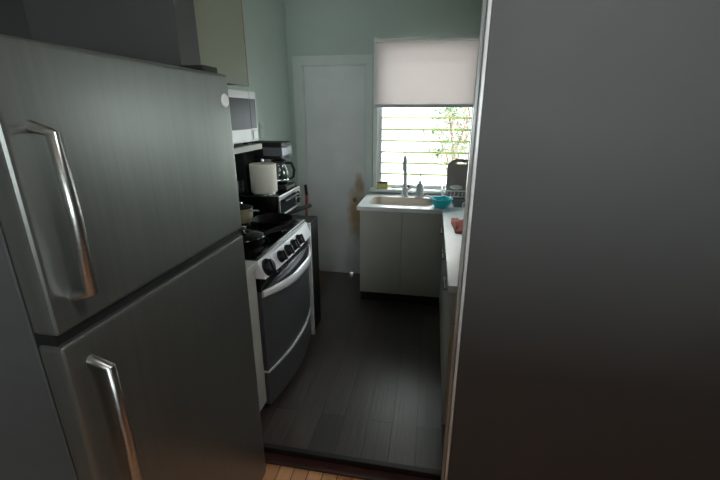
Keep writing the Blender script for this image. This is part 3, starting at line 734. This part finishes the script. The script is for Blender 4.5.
# cutting board standing in the rack
cb = []
BXa, BXb, BZa, BZb = .128, .345, CT+.018, 1.158
xc = (BXa+BXb)/2
out = [(BXa+.012, BZa), (BXb-.012, BZa), (BXb, BZa+.012), (BXb, BZb)]
for k in range(1, 14):
    a = PI*k/14; w = (BXb-BXa)/2
    s = math.cos(a); out.append((xc+w*.93*s, BZb+.058*math.sin(a)**.8-.004))
out += [(BXa, BZb), (BXa, BZa+.012)]
tb = .012
bm = B()
TB = Matrix.Translation((0, 3.30, BZa)) @ Matrix.Rotation(math.radians(-5), 4, 'X') @ Matrix.Translation((0, 0, -BZa))
hz = BZb+.012; hole = [(xc+.045*math.cos(2*PI*k/24), hz+(.014 if math.sin(2*PI*k/24) > 0 else .008)*math.sin(2*PI*k/24)) for k in range(24)]
def fill_with_hole(bm, outer, hole, y):
    ov = [bm.verts.new(TB @ Vector((u, y, v))) for u, v in outer]; hv = [bm.verts.new(TB @ Vector((u, y, v))) for u, v in hole]
    es = [bm.edges.new((ov[k], ov[(k+1) % len(ov)])) for k in range(len(ov))]+[bm.edges.new((hv[k], hv[(k+1) % len(hv)])) for k in range(len(hv))]
    bmesh.ops.triangle_fill(bm, use_beauty=True, edges=es)
    return ov, hv
o1, h1 = fill_with_hole(bm, out, hole, 0); o2, h2 = fill_with_hole(bm, out, hole, tb)
for P, Q in ((o1, o2), (h1, h2)):
    for k in range(len(P)): bm.faces.new((P[k], P[(k+1) % len(P)], Q[(k+1) % len(P)], Q[k]))
o = obj('cutting_board', bm, BOARD, None, None, (xc, 3.30, BZa))
tag(o, 'dark cutting board with handle slot standing in the dish rack', 'cutting board')
# saucer in rack
sa = obj('saucer', lathe(B(), [(0, 0), (.025, 0), (.05, .010), (.052, .012), (.048, .012), (.024, .004), (0, .004)], 0, 0, 32, Matrix.Translation((.205, 3.225, CT+.122)) @ Matrix.Rotation(math.radians(14), 4, 'X') @ Matrix.Diagonal((1, .8, 1, 1)), cap=False), WHITEP, None, 40, (.205, 3.225, CT+.118))
tag(sa, 'small white saucer in the rack before the cutting board', 'saucer')
# white whisk / utensil at rack's left corner
ut = thing('whisk', 'pale wire whisk poking out of the rack left of the cutting board', 'whisk', (.1, 3.25, CT+.015))
obj('handle', tube(B(), [(.105, 3.26, CT+.018), (.085, 3.262, CT+.10)], .005, 8), WHITEP, ut, 40)
bm = B()
for k in range(4):
    a = k*PI/4; pts = []
    for q in range(13):
        u = q/12*2*PI; r = .022*math.sin(u/2)*(1 if 1 else 1)
        s = math.sin(u)*.026; h = (1-math.cos(u))*.035
        base = Vector((.085, 3.262, CT+.10)); ax = Vector((-.55, -.1, .5)).normalized(); sd1 = Vector((math.cos(a), math.sin(a), 0)); sd1 = (sd1-ax*sd1.dot(ax)).normalized()
        pts.append(base+ax*h+sd1*s)
    tube(bm, pts[:-1], .0013, 5, True)
obj('wire_loops', bm, CHROME, ut)
# terracotta cloth
bm = B()
pc = [(.155, 2.70), (.19, 2.715), (.205, 2.66), (.265, 2.66), (.285, 2.55), (.275, 2.37), (.22, 2.335), (.165, 2.35), (.16, 2.47), (.148, 2.58)]
N = 26
def inside(x, y):
    c = False; j = len(pc)-1
    for i in range(len(pc)):
        if (pc[i][1] > y) != (pc[j][1] > y) and x < (pc[j][0]-pc[i][0])*(y-pc[i][1])/(pc[j][1]-pc[i][1])+pc[i][0]: c = not c
        j = i
    return c
from mathutils import noise
def nearest_dist(x, y):
    d = 9
    for i in range(len(pc)):
        a = Vector(pc[i]); b = Vector(pc[(i+1) % len(pc)]); p = Vector((x, y)); t = max(0, min(1, (p-a).dot(b-a)/(b-a).length_squared)); d = min(d, (p-a-(b-a)*t).length)
    return d
cxp, cyp = .215, 2.51
top, bot, rings_ = [], [], []
M_ = 60; per = []
tot = [Vector(pc[(i+1) % len(pc)])-Vector(pc[i]) for i in range(len(pc))]; Ls = [v.length for v in tot]; S = sum(Ls)
for k in range(M_):
    s = S*k/M_; i = 0
    while s > Ls[i]: s -= Ls[i]; i += 1
    per.append(Vector(pc[i])+tot[i]*(s/Ls[i]))
R_ = 10
for r in range(R_+1):
    f = 1-r/R_*.97; ring = []
    for p in per:
        x = cxp+(p.x-cxp)*f; y = cyp+(p.y-cyp)*f
        e = 1-f; h = .004+.026*min(1, e*4)**.7*(.65+.9*noise.noise((x*22, y*14, 3.1)))+.008*noise.noise((x*60, y*50, 1))*min(1, e*4)
        ring.append(bm.verts.new((x, y, CT+max(.003, h))))
    rings_.append(ring)
botr = [bm.verts.new((p.x, p.y, CT+.0005)) for p in per]
for A, C in zip(rings_, rings_[1:]):
    for k in range(M_): bm.faces.new((A[k], A[(k+1) % M_], C[(k+1) % M_], C[k]))
for k in range(M_): bm.faces.new((botr[k], botr[(k+1) % M_], rings_[0][(k+1) % M_], rings_[0][k]))
bm.faces.new(rings_[-1]); bm.faces.new(botr[::-1])
o = obj('dishcloth', bm, CLOTH, None, 180, (.21, 2.5, CT)); tag(o, 'crumpled terracotta cloth on the right counter', 'cloth')

# ------------------------------------------------------------------ added hall lamp, out of view, brightens jamb, fridge and kitchen
LX, LY = .55, .3
lp = thing('added_ceiling_lamp', 'added round glass ceiling lamp, out of view, brightening hall and kitchen', 'lamp', (LX, LY, CZ))
obj('lamp_base', lathe(B(), [(.13, CZ-.02), (.14, CZ), (0, CZ)], LX, LY, 32), WHITEP, lp)
obj('lamp_shade', lathe(B(), [(0, CZ-.11), (.07, CZ-.10), (.12, CZ-.06), (.13, CZ-.02)], LX, LY, 32, cap=False), LAMP, lp, 60)

# ------------------------------------------------------------------ light
w = bpy.data.worlds.new('World'); sc.world = w; w.use_nodes = True
nt = w.node_tree; bg = nt.nodes['Background']
bg.inputs['Color'].default_value = (.9, .95, 1., 1); bg.inputs['Strength'].default_value = 9.
pl = bpy.data.lights.new('window_portal', 'AREA'); pl.shape = 'RECTANGLE'; pl.size = WX1-WX0; pl.size_y = WZ1-WZ0
pl.cycles.is_portal = True
p2 = bpy.data.lights.new('side_portal', 'AREA'); p2.shape = 'RECTANGLE'; p2.size = SWY1-SWY0; p2.size_y = SWZ1-SWZ0; p2.cycles.is_portal = True
q2 = bpy.data.objects.new('side_portal', p2); COL.objects.link(q2); q2.location = (XR+.1, (SWY0+SWY1)/2, (SWZ0+SWZ1)/2); q2.rotation_euler = (0, PI/2, 0)
p3 = bpy.data.lights.new('hall_portal', 'AREA'); p3.shape = 'RECTANGLE'; p3.size = HWX1-HWX0; p3.size_y = HWZ1-HWZ0; p3.cycles.is_portal = True
q3 = bpy.data.objects.new('hall_portal', p3); COL.objects.link(q3); q3.location = ((HWX0+HWX1)/2, -2.59, (HWZ0+HWZ1)/2); q3.rotation_euler = (PI/2, 0, 0)
po = bpy.data.objects.new('window_portal', pl); COL.objects.link(po); po.location = ((WX0+WX1)/2, YB+.105, (WZ0+WZ1)/2); po.rotation_euler = (-PI/2, 0, 0)

# ------------------------------------------------------------------ camera
cam = bpy.data.cameras.new('camera'); co = bpy.data.objects.new('camera', cam); COL.objects.link(co)
cam.sensor_width = 36; cam.lens = 385/720*36; cam.clip_start = .02
Rm = Matrix(((0.98331464, 0.05698719, -0.17275643), (0.18191295, -0.30803927, 0.93381984), (0., -0.94966535, -0.31326623)))
R = Matrix((Rm.col[0], -Rm.col[1], -Rm.col[2])).transposed()
co.matrix_world = Matrix.Translation((0, 0, 1.57)) @ R.to_4x4()
sc.camera = co
vs = sc.view_settings; vs.view_transform = 'Standard'; vs.look = 'None'; vs.exposure = .7; vs.gamma = 1.; vs.use_curve_mapping = False
sc.cycles.use_denoising = True
sc.cycles.max_bounces = 14; sc.cycles.diffuse_bounces = 8; sc.cycles.transparent_max_bounces = 16
sc.cycles.caustics_reflective = False; sc.cycles.caustics_refractive = False
